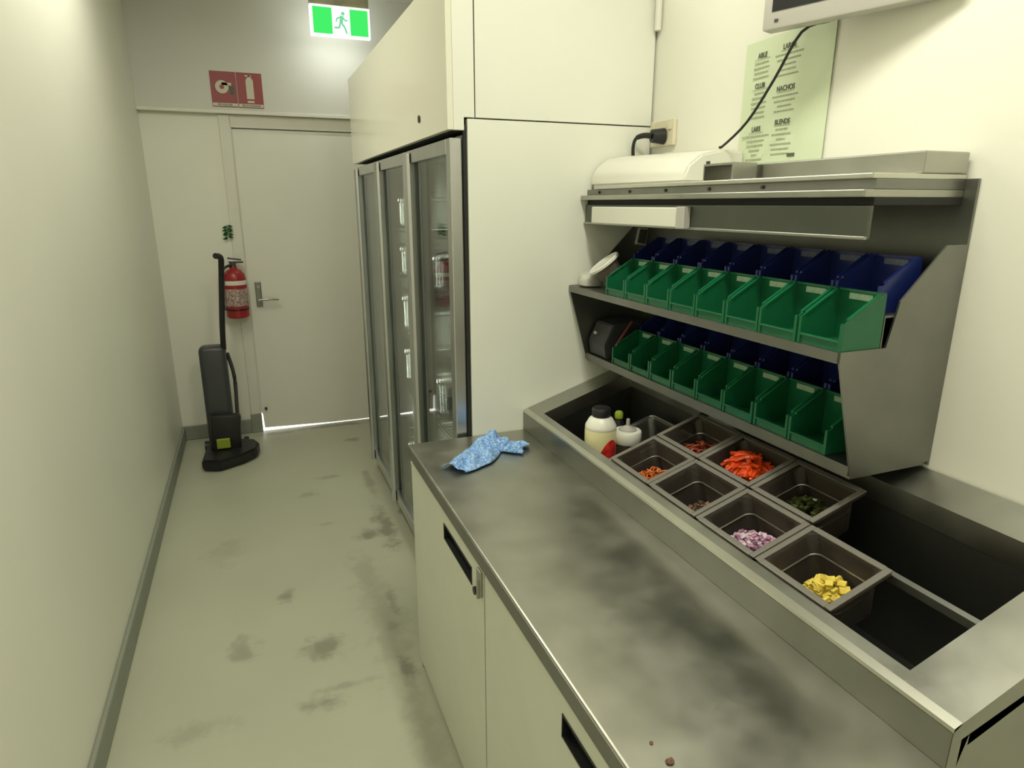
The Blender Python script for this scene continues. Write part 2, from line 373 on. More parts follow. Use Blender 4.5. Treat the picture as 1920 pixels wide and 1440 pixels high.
# ---------------------------------------------------------------- exit sign
ex = thing('exit_sign', 'lit green and white running man exit sign hanging from the ceiling before the door', 'sign', (0.64, 4.45, 2.545))
X0, X1, Z0, Z1, EY = 0.463, 0.818, 2.545, 2.715, 4.43
MB().box((X0+0.004, X1-0.004), (EY+0.004, EY+0.06), (Z1, CEIL), 0.004).build('housing', 'exit_box', ex)
MB().box((X0, X1), (EY, EY+0.035), (Z0, Z1), 0.004).build('lightbox', 'exit_white', ex)
for a, b in ((X0+0.018, X0+0.128), (X0+0.235, X1-0.014)):
    MB().box((a, b), (EY-0.002, EY+0.001), (Z0+0.014, Z1-0.014)).build('green_panel', 'exit_green', ex)
mn = MB(); cxm = X0+0.182; ym = (EY-0.002, EY+0.0005)
def limb(mb, p, q, wd):
    p, q = Vector((p[0], p[1])), Vector((q[0], q[1])); d = (q-p).normalized(); n_ = Vector((-d.y, d.x))*wd/2
    mb.prism([tuple(p+n_), tuple(q+n_), tuple(q-n_), tuple(p-n_)], ym)
zc = Z0+0.085
mn.cyl((cxm+0.012, ym[0], zc+0.045), (cxm+0.012, ym[1], zc+0.045), 0.010, n=12)
for p, q, wd in (((cxm+0.006, zc+0.032), (cxm-0.002, zc-0.008), 0.020), ((cxm+0.004, zc+0.028), (cxm-0.024, zc+0.016), 0.008), ((cxm-0.024, zc+0.018), (cxm-0.030, zc-0.002), 0.007),
                 ((cxm+0.008, zc+0.026), (cxm+0.026, zc+0.006), 0.008), ((cxm+0.026, zc+0.006), (cxm+0.038, zc+0.012), 0.007), ((cxm, zc-0.004), (cxm+0.020, zc-0.032), 0.010),
                 ((cxm+0.020, zc-0.032), (cxm+0.030, zc-0.062), 0.009), ((cxm-0.004, zc-0.004), (cxm-0.014, zc-0.034), 0.010), ((cxm-0.014, zc-0.034), (cxm-0.042, zc-0.034), 0.009)):
    limb(mn, p, q, wd)
mn.build('running_man', 'exit_man', ex)
MB().box((X0+0.01, X1-0.01), (EY+0.037, EY+0.058), (Z0+0.03, Z0+0.035)).build('lower_diffuser', 'glow', ex)
el = area_light('exit_sign_glow', (0.64, EY+0.048, Z0+0.028), 0.33, 0.02, 0.9, (0.97, 1, 0.9)); el.parent = None
el2 = area_light('exit_sign_back_glow', (0.64, EY+0.064, Z0+0.085), 0.36, 0.13, 0.55, (0.97, 1, 0.9)); el2.rotation_euler = (math.radians(90), 0, 0)

# fire signs
def fire_sign(x0, x1, label, txt, kind):
    z0, z1, y = 2.158, 2.362, 4.735
    t = thing('fire_sign', label, 'sign', ((x0+x1)/2, y, z0))
    MB().box((x0, x1), (y-0.004, y), (z0, z1), 0.001).build('plate', 'sign_red', t)
    p = MB()
    cx_ = (x0+x1)/2
    if kind == 'ext':
        p.prism([(cx_-0.022, z0+0.052), (cx_+0.022, z0+0.052), (cx_+0.022, z1-0.045), (cx_+0.012, z1-0.028), (cx_-0.012, z1-0.028), (cx_-0.022, z1-0.045)], (y-0.0055, y-0.004))
        p.box((cx_-0.020, cx_+0.020), (y-0.0055, y-0.004), (z0+0.030, z0+0.042))
        p.box((cx_-0.006, cx_+0.006), (y-0.0055, y-0.004), (z1-0.028, z1-0.012)); p.box((cx_-0.024, cx_+0.014), (y-0.0055, y-0.004), (z1-0.022, z1-0.014))
    else:
        p.cyl((cx_-0.010, y-0.0055, z0+0.115), (cx_-0.010, y-0.004, z0+0.115), 0.038, n=24)
        p.box((cx_-0.010, cx_+0.045), (y-0.0055, y-0.004), (z0+0.125, z0+0.140))
    p.build('pictogram', 'sign_ink', t)
    if kind != 'ext':
        MB().cyl((cx_-0.010, y-0.007, z0+0.115), (cx_-0.010, y-0.0055, z0+0.115), 0.013, n=16).build('hub_mark', 'sign_red', t)
        MB().box((cx_+0.032, cx_+0.060), (y-0.0065, y-0.004), (z0+0.075, z0+0.122)).build('nozzle_mark', 'ink', t)
    MB().box((x0+0.002, x1-0.002), (y-0.0055, y-0.004), (z0+0.004, z0+0.022)).build('caption_band', 'sign_ink', t)
    text_mesh('caption', txt, 0.0145, 'ink', face_minus_y(cx_, y-0.0056, z0+0.008), t, bold=True, sx=0.85)
fire_sign(0.024, 0.172, 'red fire extinguisher sign above the door, the right one of the pair', 'FIRE EXTINGUISHER', 'ext')
fire_sign(-0.128, 0.020, 'red fire hose reel sign above the door, the left one of the pair', 'FIRE HOSE REEL', 'hose')

# ---------------------------------------------------------------- fire extinguisher
fe = thing('fire_extinguisher', 'red fire extinguisher with printed label hanging on the wall left of the door', 'extinguisher', (-0.115, 4.68, 0.845))
c0 = (-0.115, 4.68, 0)
MB().lathe([(0.066, 0.845), (0.072, 0.852), (0.072, 1.10), (0.066, 1.13), (0.045, 1.155), (0.024, 1.165), (0.022, 1.18)], c0, 28).build('cylinder', 'red', fe, smooth=True)
MB().lathe([(0.0728, 0.925), (0.0732, 0.927), (0.0732, 1.035), (0.0728, 1.037)], c0, 28).build('instruction_label', 'label_print', fe, smooth=True)
MB().lathe([(0.0728, 1.062), (0.0733, 1.064), (0.0733, 1.088), (0.0728, 1.09)], c0, 28).build('white_band', 'white', fe, smooth=True)
MB().lathe([(0.0728, 0.895), (0.0735, 0.897), (0.0735, 0.905), (0.0728, 0.907)], c0, 28).build('black_band', 'black', fe, smooth=True)
v = MB(); v.cyl((-0.115, 4.68, 1.175), (-0.115, 4.68, 1.205), 0.022, 0.018); v.box((-0.14, -0.05), (4.672, 4.688), (1.20, 1.212), 0.003); v.box((-0.145, -0.06), (4.672, 4.688), (1.222, 1.232), 0.003, Matrix.Rotation(0.15, 3, 'Y'))
v.build('valve_and_levers', 'dark', fe)
MB().tube([(-0.125, 4.66, 1.19), (-0.17, 4.64, 1.17), (-0.195, 4.64, 1.10), (-0.198, 4.65, 1.0), (-0.196, 4.66, 0.90)], 0.009).build('hose', 'black', fe, smooth=True)
MB().box((-0.14, -0.09), (4.745, YF), (0.93, 1.15), 0.003).build('wall_bracket', 'steel_dark', fe)

# leafy sprig
sp = thing('leaf_sprig', 'small green leafy sprig pinned to the wall above the fire extinguisher', 'plant', (-0.125, 4.765, 1.38))
MB().tube([(-0.125, 4.768, 1.44), (-0.124, 4.75, 1.41), (-0.120, 4.745, 1.36)], 0.002, 6).build('stem', 'leaf', sp)
random.seed(3)
for i in range(13):
    a = i*2.4; z = 1.435-i*0.0062; L = 0.034+0.008*random.random()
    base = Vector((-0.123, 4.748, z)); d = Vector((math.cos(a), -0.35, 0.35*math.sin(a*1.3)-0.15)).normalized(); sd = d.cross(Vector((0, 1, 0.3))).normalized()
    lf = MB(); pts = [base, base+d*L*0.4+sd*L*0.28, base+d*L, base+d*L*0.4-sd*L*0.28]
    up = d.cross(sd).normalized()*0.0008
    va = [lf.b.verts.new(p+up) for p in pts]; vb = [lf.b.verts.new(p-up) for p in pts]
    lf.b.faces.new(va); lf.b.faces.new(vb[::-1])
    for k in range(4): lf.b.faces.new((va[k], vb[k], vb[(k+1) % 4], va[(k+1) % 4]))
    lf.build('leaf', 'leaf', sp)

# ---------------------------------------------------------------- upright vacuum cleaner
vc = thing('vacuum_cleaner', 'black upright vacuum cleaner standing on the floor below the fire extinguisher', 'vacuum cleaner', (-0.27, 4.38, 0))
hd = MB(); hd.prism([(-0.40, 4.10), (-0.30, 4.06), (-0.16, 4.14), (-0.085, 4.22), (-0.065, 4.32), (-0.09, 4.40), (-0.20, 4.46), (-0.38, 4.42)], (0.008, 0.075), 'z', bev=0.012); hd.build('floor_head', 'black', vc)
wl = MB()
wl.b.free()
for sx in (-0.40, -0.16): MB().cyl((sx, 4.47, 0.036), (sx+0.03, 4.47, 0.036), 0.036, n=16).build('wheel', 'black', vc, smooth=True)
MB().box((-0.36, -0.205), (4.32, 4.46), (0.07, 0.72), 0.03, Matrix.Rotation(-0.05, 3, 'X'), 3).build('dust_body', 'dark', vc, smooth=True)
MB().box((-0.345, -0.165), (4.26, 4.32), (0.06, 0.30), 0.02, Matrix.Rotation(0.08, 3, 'Y')).build('motor_cover', 'black', vc, smooth=True)
MB().box((-0.315, -0.235), (4.245, 4.262), (0.085, 0.15), 0.006).build('height_dial', 'lime', vc, label='lime green dial cap')
MB().tube([(-0.215, 4.36, 0.70), (-0.205, 4.33, 0.85), (-0.185, 4.29, 1.05), (-0.170, 4.26, 1.20), (-0.165, 4.22, 1.27), (-0.19, 4.17, 1.285)], 0.017, 10).build('handle', 'black', vc, smooth=True)
MB().tube([(-0.20, 4.42, 0.66), (-0.175, 4.44, 0.5), (-0.18, 4.42, 0.3), (-0.185, 4.38, 0.15)], 0.012, 8).build('suction_hose', 'dark', vc, smooth=True)

# ---------------------------------------------------------------- upright display fridge
FX = 0.585
fr = thing('display_fridge', 'tall upright fridge with three aluminium framed glass doors', 'fridge', (0.92, 2.9, 0))
bd = MB()
bd.box((FX+0.045, 1.26), (1.995, 2.03), (0.10, 1.775)); bd.box((FX+0.045, 1.26), (3.80, 3.835), (0.10, 1.775))
bd.box((1.22, 1.26), (2.03, 3.80), (0.10, 1.775)); bd.box((FX+0.045, 1.22), (2.03, 3.80), (0.10, 0.145)); bd.box((FX+0.045, 1.22), (2.03, 3.80), (1.735, 1.775))
bd.build('cabinet', 'liner', fr)
MB().box((0.64, 1.24), (2.01, 3.82), (0, 0.10)).build('plinth', 'skirt', fr)
for ym_ in (2.592, 3.205):
    MB().box((FX+0.046, FX+0.09), (ym_-0.02, ym_+0.02), (0.145, 1.735)).build('mullion', 'alu', fr)
edges = [(1.985, 2.592), (2.600, 3.205), (3.213, 3.825)]
for (a, b) in edges:
    d = MB(); x0, x1 = FX, FX+0.038; za, zb = 0.075, 1.765
    d.box((x0, x1), (a, a+0.048), (za, zb), 0.003); d.box((x0, x1), (b-0.058, b), (za, zb), 0.003)
    d.box((x0, x1), (a+0.048, b-0.058), (zb-0.045, zb), 0.003); d.box((x0, x1), (a+0.048, b-0.058), (za, za+0.055), 0.003)
    fm = d.build('door', 'alu', fr)
    MB().box((x0+0.012, x0+0.018), (a+0.046, b-0.056), (za+0.053, zb-0.043)).build('glass_pane', 'glass', fm)
    MB().prism([(x0-0.020, b-0.066), (x0-0.014, b-0.084), (x0-0.004, b-0.088), (x0+0.001, b-0.050), (x0-0.001, b-0.046)], (za, zb-0.01), 'z').build('pull_handle', 'alu', fm)
    g = MB(); g.box((x1, x1+0.007), (a+0.004, a+0.03), (za+0.03, zb-0.02)); g.box((x1, x1+0.007), (b-0.03, b-0.004), (za+0.03, zb-0.02)); g.build('door_seal', 'gap', fm)
# evaporator grille and wire shelves with stock
for (a, b) in edges:
    gr = MB().box((0.72, 0.74), (a+0.05, b-0.05), (1.60, 1.73), 0.003).build('fan_grille', 'liner', fr)
    for k in range(6):
        MB().box((0.716, 0.720), (a+0.09, b-0.09), (1.615+k*0.018, 1.622+k*0.018)).build('louvre', 'steel_dark', gr)
    for zs in (0.42, 0.70, 0.97, 1.24, 1.47):
        s = MB()
        s.tube([(0.66, a+0.03, zs), (0.66, b-0.03, zs)], 0.0045, 6); s.tube([(1.2, a+0.03, zs), (1.2, b-0.03, zs)], 0.0045, 6)
        s.tube([(0.66, a+0.03, zs-0.02), (0.66, b-0.03, zs-0.02)], 0.003, 6)
        n_ = 16
        for k in range(n_):
            yy = a+0.04+(b-a-0.08)*k/(n_-1); s.tube([(0.66, yy, zs+0.003), (1.2, yy, zs+0.003)], 0.0018, 4)
        s.build('wire_shelf', 'white', fr)
# stock on the shelves
for ym_ in (2.592, 3.205, 3.75):
    fl = area_light('fridge_fill_light', (FX+0.093, ym_, 0.93), 1.4, 0.025, 3.2, (0.95, 1, 0.93)); fl.rotation_euler = (0, math.radians(-90), 0)  # added unseen light strips that brighten the fridge interior
def stock_tub(x, y, z, m, h, r, lab):
    t = thing('food_tub', lab, 'tub', (x, y, z), group='tubs in the display fridge')
    MB().prism([(-r*0.88, -r*0.88), (r*0.88, -r*0.88), (r*0.88, r*0.88), (-r*0.88, r*0.88)], (0.001, h*0.9), 'z', bev=0.006).build('tub_body', m, t, local=True)
    MB().box((-r, r), (-r, r), (h*0.9, h), 0.004).build('tub_lid', 'white', t, local=True)
LV = [0.151, 0.4275, 0.7075, 0.9775, 1.2475, 1.4775]
wd = ['bottom level', 'lowest wire shelf', 'second wire shelf up', 'third wire shelf up', 'fourth wire shelf up', 'top wire shelf']
random.seed(21)
stock_tub(0, 0, 0, 'tubw', 0.15, 0.075, 'x')
tub0 = [o for o in bpy.data.objects if o.name == 'food_tub'][0]; tkm = kidmap_of(tub0); ft = True
for lv_ in range(6):
    cnt = 0
    for k in range(9):
        yy = 2.13 + k*0.195 + (0.05 if k > 2 else 0) + (0.05 if k > 5 else 0)
        if yy > 3.74 or (lv_ == 3 and k == 0) or (lv_ == 4 and k < 2) or (lv_ == 5 and k < 2): continue
        if random.random() < 0.12: continue
        o = tub0 if ft else copy_tree(tub0, tkm); ft = False
        o.location = (0.755, yy, LV[lv_]); o.scale = (1, 1, 1.35 if lv_ in (0, 1) else 1.0 if lv_ < 4 else 0.8)
        o['label'] = 'white food tub on the %s of the fridge, %s from near end' % (wd[lv_], ['first', 'second', 'third', 'fourth', 'fifth', 'sixth', 'seventh', 'eighth', 'ninth'][cnt]); cnt += 1; o['group'] = 'tubs on the %s of the fridge' % wd[lv_]
ct = thing('carton', 'lilac printed carton on the top wire shelf of the fridge', 'carton', (0.74, 2.28, LV[5]))
MB().box((-0.05, 0.08), (-0.12, 0.12), (0.001, 0.075), 0.003).build('box', 'carton', ct, local=True)
MB().box((-0.052, -0.05), (-0.08, 0.06), (0.02, 0.055)).build('front_label', 'tubw', ct, local=True)
bg = MB(); bg.lathe([(0.02, 0.001), (0.075, 0.005), (0.085, 0.05), (0.07, 0.10), (0.03, 0.135), (0.02, 0.15)], (0, 0, 0), 14)
for v in bg.b.verts: v.co += Vector(noise.noise_vector(v.co*22))*0.012; v.co.z = max(v.co.z, 0.001)
sk = bg.build('reflection_bag', 'refl_sack', None, smooth=True); sk.location = (0.76, 2.26, LV[4]); tag(sk, 'added dark grey bag on the fourth fridge shelf, standing in for a reflection', 'bag')  # bag added in place of a dark reflection in the door glass
t = thing('reflection_tin', 'added red tin on the third fridge shelf, standing in for a reflection', 'tin', (0.73, 2.2, LV[3]))  # tin added in place of a red reflection in the door glass
MB().lathe([(0.05, 0.001), (0.053, 0.004), (0.053, 0.146), (0.05, 0.15)], (0, 0, 0), 20).build('reflection_can', 'refl_tin', t, local=True, smooth=True)
MB().lathe([(0.0533, 0.10), (0.054, 0.102), (0.054, 0.118), (0.0533, 0.12)], (0, 0, 0), 20).build('reflection_can_band', 'tubw', t, local=True, smooth=True)

# bulkhead above the fridge
bk = thing('fridge_bulkhead', 'cream laminate bulkhead box above the glass door fridge', 'bulkhead', (0.92, 2.9, 1.782))
BX = 0.574
MB().box((BX, BX+0.018), (1.966, 3.84), (1.785, 2.213), 0.001).build('front_panel', 'laminate', bk)
MB().prism([(BX+0.018, 1.785), (0.6235, 1.785), (0.6235, 1.821), (0.656, 1.821), (0.656, 2.213), (BX+0.018, 2.213)], (1.964, 1.984)).build('corner_panel', 'laminate_side', bk)
MB().box((0.660, 1.268), (1.964, 1.984), (1.821, 2.213), 0.001).build('side_panel', 'laminate_side', bk)
MB().box((BX+0.018, 1.268), (3.822, 3.84), (1.785, 2.213)).build('far_panel', 'laminate_side', bk)
MB().box((BX+0.018, 1.268), (1.984, 3.822), (2.195, 2.213)).build('top_panel', 'laminate', bk)
MB().box((BX+0.018, 1.268), (1.984, 3.822), (1.785, 1.797)).build('bottom_panel', 'gap', bk)
MB().cyl((BX-0.004, 2.30, 1.849), (BX, 2.30, 1.849), 0.012, n=12).build('keyhole_cover', 'black', bk)
ep = MB().box((0.634, 1.268), (1.964, 1.986), (0, 1.817), 0.001).build('side_panel', 'laminate_side')
tag(ep, 'tall white end panel between the fridge and the prep bench', 'panel')
gp = MB().box((0.624, 0.634), (1.972, 1.986), (0.0, 1.80)).build('painted_gap_strip', 'gap', None); tag(gp, 'black strip standing in for the dark gap between the fridge frame and the white end panel', 'painted gap')  # black strip painted in for the dark gap beside the fridge

# ---------------------------------------------------------------- prep bench
CT = 0.825; BY0, BY1 = 0.45, 1.962; RX = 0.818; SL = 0.33
def zs(x): return 0.894 + SL*(x-0.82)
pb = thing('prep_bench', 'long stainless steel refrigerated prep bench with white doors and sloped topping rail', 'prep bench', (0.84, 1.2, 0))
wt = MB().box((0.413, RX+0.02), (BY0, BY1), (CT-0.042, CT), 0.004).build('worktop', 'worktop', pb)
MB().box((0.4115, 0.4135), (BY0+0.002, BY1-0.002), (CT-0.040, CT-0.004), 0.0005).build('edge_reflection_band', 'steel_dark', pb)  # darker steel paints dim reflections into the worktop edge
cb = MB(); cb.box((0.445, 1.27), (BY0+0.01, BY1-0.004), (0.05, CT-0.28)); cb.box((0.445, RX+0.03), (BY0+0.01, BY1-0.004), (CT-0.28, CT-0.042)); cb.box((1.20, 1.27), (BY0+0.01, BY1-0.004), (CT-0.28, 0.93))
cb.build('cabinet', 'cabinet', pb)
fp = MB(); fp.box((0.421, 0.446), (1.925, BY1-0.002), (0.0, CT-0.043), 0.002); fp.box((0.421, 0.446), (BY0+0.005, 0.545), (0.0, CT-0.043), 0.002); fp.build('corner_post', 'cabinet', pb)
MB().box((0.428, 0.45), (0.545, 1.925), (0.0, 0.05), 0.001).build('kickboard', 'skirt', pb)
for (a, b, g0, g1) in ((1.238, 1.920, 1.325, 1.570), (0.550, 1.230, 0.585, 0.827)):
    d = MB(); zt, zb = CT-0.048, 0.03; gz0, gz1 = 0.686, 0.734; X0_, X1_ = 0.420, 0.4445
    # leaf built around the grip recess
    d.box((X0_, X1_), (a, b), (zb, gz0)); d.box((X0_, X1_), (a, g0), (gz0, gz1)); d.box((X0_, X1_), (g1, b), (gz0, gz1)); d.box((X0_, X1_), (a, b), (gz1, zt))
    dd = d.build('door', 'cabinet', pb)
    g = MB(); g.box((X0_+0.016, X1_), (g0, g1), (gz0, gz1)); g.box((X0_-0.0015, X0_+0.016), (g0, g1), (gz0, gz0+0.004)); g.box((X0_-0.0015, X0_+0.016), (g0, g1), (gz1-0.003, gz1)); g.box((X0_-0.0015, X0_+0.016), (g0, g0+0.003), (gz0, gz1)); g.box((X0_-0.0015, X0_+0.016), (g1-0.003, g1), (gz0, gz1))
    g.build('grip', 'black', dd, label='black recessed grip')
MB().cyl((0.413, 1.292, 0.692), (0.421, 1.292, 0.692), 0.010, n=14).build('door_lock', 'black', pb)
hg = MB(); hg.box((0.414, 0.420), (1.245, 1.275), (0.70, 0.765), 0.002); hg.box((0.408, 0.416), (1.252, 1.258), (0.695, 0.745), 0.001); hg.build('hinge', 'steel', pb)
# small scrap marks on doors as raised adhesive dots
for (yy, zz, r_) in ((1.46, 0.61, 0.007), (0.93, 0.50, 0.010)):
    MB().cyl((0.4185, yy, zz), (0.4205, yy, zz), r_, n=10).build('adhesive_dot', 'trim', pb)

# topping rail frame: sloped steel with openings
IN0, IN1 = 0.853, 1.185; WY0, WY1 = 0.545, 1.870
tr = MB()
tr.prism([(RX, CT-0.002), (RX, zs(RX)-0.002), (RX+0.003, zs(RX+0.003)), (IN0, zs(IN0)), (IN0, zs(IN0)-0.03), (RX+0.012, CT-0.03)], (BY0, BY1))
tr.prism([(IN0, zs(IN0)), (1.27, zs(1.27)), (1.27, zs(1.27)-0.05), (IN0, zs(IN0)-0.05)], (WY1, BY1))
tr.prism([(IN0, zs(IN0)), (1.27, zs(1.27)), (1.27, zs(1.27)-0.05), (IN0, zs(IN0)-0.05)], (BY0, WY0))
tr.prism([(IN1, zs(IN1)), (1.27, zs(1.27)), (1.27, zs(1.27)-0.05), (IN1, zs(IN1)-0.05)], (WY0, WY1))
rail = tr.build('topping_rail', 'steel', pb)
MB().prism([(RX-0.0005, zs(RX)-0.006), (RX-0.0005, zs(RX)+0.0008), (RX+0.014, zs(RX+0.014)+0.0012), (RX+0.014, zs(RX+0.014)-0.002)], (BY0, BY1-0.002)).build('rail_edge_highlight', 'steel_edge', pb, label='front edge strip with painted highlight')  # brighter strip paints the highlight along the rail front
MB().box((RX-0.0012, RX+0.001), (BY0+0.001, BY1-0.001), (CT+0.0005, zs(RX)-0.007)).build('rail_face_reflection', 'steel_mid', pb)  # same metal as the rail, darkened to paint in what it reflects
# ends closing the raised part
MB().prism([(RX+0.02, CT-0.28), (RX+0.02, zs(RX+0.02)-0.03), (1.27, zs(1.27)-0.05), (1.27, CT-0.28)], (BY0, BY0+0.02)).build('end_cheek', 'steel', pb)
# well
we = MB(); zf = 0.66
we.box((IN0-0.004, IN1+0.004), (WY0-0.004, WY1+0.004), (zf-0.006, zf))
we.prism([(IN0-0.004, zf), (IN0-0.001, zf), (IN0-0.001, zs(IN0)-0.028), (IN0-0.004, zs(IN0)-0.028)], (WY0, WY1))
we.prism([(IN1+0.001, zf), (IN1+0.004, zf), (IN1+0.004, zs(IN1)-0.048), (IN1+0.001, zs(IN1)-0.048)], (WY0, WY1))
for yy in (WY0-0.004, WY1+0.001):
    we.prism([(IN0-0.004, zf), (IN1+0.004, zf), (IN1+0.004, zs(IN1)-0.045), (IN0-0.004, zs(IN0)-0.045)], (yy, yy+0.003))
we.build('well', 'well', pb)
# adaptor bars that carry the pans
for yy in (1.4365,):
    MB().prism([(IN0-0.002, zs(IN0)-0.003), (IN1+0.002, zs(IN1)-0.003), (IN1+0.002, zs(IN1)-0.016), (IN0-0.002, zs(IN0)-0.016)], (yy-0.004, yy+0.010)).build('pan_divider', 'steel', pb)
MB().prism([(0.992, zs(0.992)-0.005), (1.002, zs(1.002)-0.005), (1.002, zs(1.002)-0.02), (0.992, zs(0.992)-0.02)], (WY0, 1.4325)).build('pan_divider', 'steel_dark', pb)

# ---------------------------------------------------------------- food pans
TH = -math.atan(SL)
def pan_mesh(lx, ly, dep):
    """local: x up the slope, y along the bench, rim at z = 0"""
    mb = MB(); b = mb.b
    def ring(hx, hy, z, r, n=4):
        out = []
        for (sx, sy, a0) in ((1, 1, 0), (-1, 1, PI/2), (-1, -1, PI), (1, -1, 1.5*PI)):
            for k in range(n+1):
                a = a0+PI/2*k/n; out.append(b.verts.new((sx*(hx-r)+r*math.cos(a), sy*(hy-r)+r*math.sin(a), z)))
        return out
    hx, hy = lx/2, ly/2
    R = [ring(hx, hy, -0.003, 0.012), ring(hx, hy, 0.001, 0.012), ring(hx-0.013, hy-0.013, 0.001, 0.014), ring(hx-0.017, hy-0.017, -0.006, 0.02), ring(hx-0.026, hy-0.026, -dep+0.012, 0.026), ring(hx-0.036, hy-0.036, -dep, 0.02),
         ring(hx-0.034, hy-0.034, -dep-0.002, 0.02), ring(hx-0.023, hy-0.023, -dep+0.012, 0.026), ring(hx-0.014, hy-0.014, -0.008, 0.02), ring(hx-0.0125, hy-0.0125, -0.003, 0.014)]
    n = len(R[0])
    for A, B in zip(R, R[1:]+R[:1]):
        if A is R[5] : continue
        for i in range(n): b.faces.new((A[i], A[(i+1) % n], B[(i+1) % n], B[i]))
    b.faces.new(R[5]); b.faces.new(R[6][::-1])
    return mb
def rim_wire(lx, ly, z, inset, r=0.0016):
    hx, hy = lx/2-inset, ly/2-inset; q = 0.018; pts = []
    for (sx, sy, a0) in ((1, 1, 0), (-1, 1, PI/2), (-1, -1, PI), (1, -1, 1.5*PI)):
        for k in range(5):
            a = a0+PI/2*k/4; pts.append((sx*(hx-q)+q*math.cos(a), sy*(hy-q)+q*math.sin(a), z))
    pts.append(pts[0]); return MB().tube(pts, r, 6, smooth=0)
PLX, PLY = 0.1490, 0.1848
proto = thing('food_pan', 'x', 'food pan', (0, 0, 0), (0, TH, 0), 'clear food pans in the topping rail')
pan_mesh(PLX, PLY, 0.10).build('pan_body', 'pan', proto, local=True, smooth=True)
def rim_strip(lx, ly, wd_):
    mb = MB(); hx, hy = lx/2, ly/2
    mb.box((-hx+0.002, hx-0.002), (hy-wd_, hy-0.001), (0.0012, 0.0042), 0.001); mb.box((-hx+0.002, hx-0.002), (-hy+0.001, -hy+wd_), (0.0012, 0.0042), 0.001)
    mb.box((-hx+0.001, -hx+wd_), (-hy+wd_, hy-wd_), (0.0012, 0.0042), 0.001); mb.box((hx-wd_, hx-0.001), (-hy+wd_, hy-wd_), (0.0012, 0.0042), 0.001); return mb
rim_strip(PLX, PLY, 0.0135).build('rim', 'rim', proto, local=True)
rim_wire(PLX, PLY, -0.040, 0.022, 0.0017).build('stacking_ledge', 'steel_edge', proto, local=True, smooth=True)
kmap = kidmap_of(proto)
row1x, row2x = 0.9235, 1.067
ycs = [1.343, 1.1575, 0.971, 0.785]
conts = {(0, 0): 'grated carrot at the bottom, beside the sauce bottles', (0, 1): 'a few brown food scraps in the front row', (0, 2): 'diced red onion in the front row', (0, 3): 'pale yellow food at the near end of the front row',
         (1, 0): 'dark red shredded food beside the deep well', (1, 1): 'bright red capsicum strips', (1, 2): 'dark green olive pieces in the back row', (1, 3): 'nothing, at the near end of the back row'}
pans = {}
first = True
for r, xx in enumerate((row1x, row2x)):
    for c, yy in enumerate(ycs):
        if (r, c) == (1, 3): continue
        p = proto if first else copy_tree(proto, kmap); first = False
        p.location = (xx, yy, zs(xx)+0.002); p['label'] = 'clear plastic food pan holding ' + conts[(r, c)]
        pans[(r, c)] = p
ROT = Matrix.Rotation(TH, 3, 'Y')
def pile(name, m, key, label, cat, n, maker, dep=-0.085, ax=0.036, ay=0.056, hump=0.02, off=(0, 0), second=None):
    p = pans[key]; mb = MB(); mb2 = MB()
    for i in range(n):
        a, rr = random.random()*2*PI, math.sqrt(random.random())
        x, y = ax*rr*math.cos(a)+off[0], ay*rr*math.sin(a)+off[1]
        z = dep + random.random()*hump*(1-rr*rr*0.8) + 0.004
        maker(mb2 if (second and random.random() < 0.3) else mb, Vector((x, y, z)))
    base = Vector(p.location)
    o = mb.build(name, m, None, local=True, smooth=False); o.location = base; o.rotation_euler = (0, TH, 0)
    tag(o, label, cat, kind='stuff')
    if second:
        o2 = mb2.build('pale_piece', second, o, local=True); o2['kind'] = 'stuff'
    else: mb2.b.free()
    return o
random.seed(11)
def strip(mb, p, L=0.05, r=0.0032):
    a = random.random()*PI*2; d = Vector((math.cos(a), math.sin(a), 0)); s_ = Vector((-d.y, d.x, 0)); k = (random.random()-0.5)*L*0.7
    mb.tube([p-d*L/2, p+s_*k*0.6+Vector((0, 0, 0.006)), p+d*L/2+Vector((0, 0, random.uniform(-0.004, 0.006)))], r, 5, smooth=3)
def dice(mb, p, s=0.0042):
    s *= random.uniform(0.6, 1.3)
    mb.box((p.x-s, p.x+s), (p.y-s, p.y+s), (p.z-s*0.5, p.z+s*0.5), 0, Matrix.Rotation(random.random()*3, 3, random.choice('XYZ')))
pile('capsicum_strips', 'capsicum', (1, 1), 'heap of bright red capsicum strips filling a clear pan', 'vegetables', 95, lambda m, p: strip(m, p, 0.05, 0.0046), dep=-0.045, ax=0.036, ay=0.052, hump=0.055)
pile('shredded_tomato', 'capsicum_dark', (1, 0), 'dark red shredded food low in the back pan beside the deep well', 'vegetables', 60, lambda m, p: strip(m, p, 0.03, 0.003), dep=-0.066, ax=0.038, ay=0.055, hump=0.03)
pile('grated_carrot', 'carrot', (0, 0), 'orange grated carrot at the bottom of the pan nearest the bottles', 'vegetables', 90, lambda m, p: strip(m, p, 0.020, 0.0024), dep=-0.066, ax=0.040, ay=0.050, hump=0.026, off=(-0.006, 0.0))
pile('food_scraps', 'spice', (0, 1), 'few dark scraps on the bottom of an almost empty pan', 'food', 40, lambda m, p: dice(m, p, 0.004), dep=-0.080, ax=0.034, ay=0.055, hump=0.008)
pile('diced_onion', 'onion', (0, 2), 'diced purple red onion in the front row pan', 'vegetables', 330, lambda m, p: dice(m, p, 0.0040), dep=-0.072, ax=0.040, ay=0.060, hump=0.022, second='onion_pale')
pile('pineapple_pieces', 'pineapple', (0, 3), 'pale yellow food pieces in the pan at the near end of the front row', 'food', 90, lambda m, p: dice(m, p, 0.007), dep=-0.07, ax=0.034, ay=0.045, hump=0.04, off=(0, -0.01))
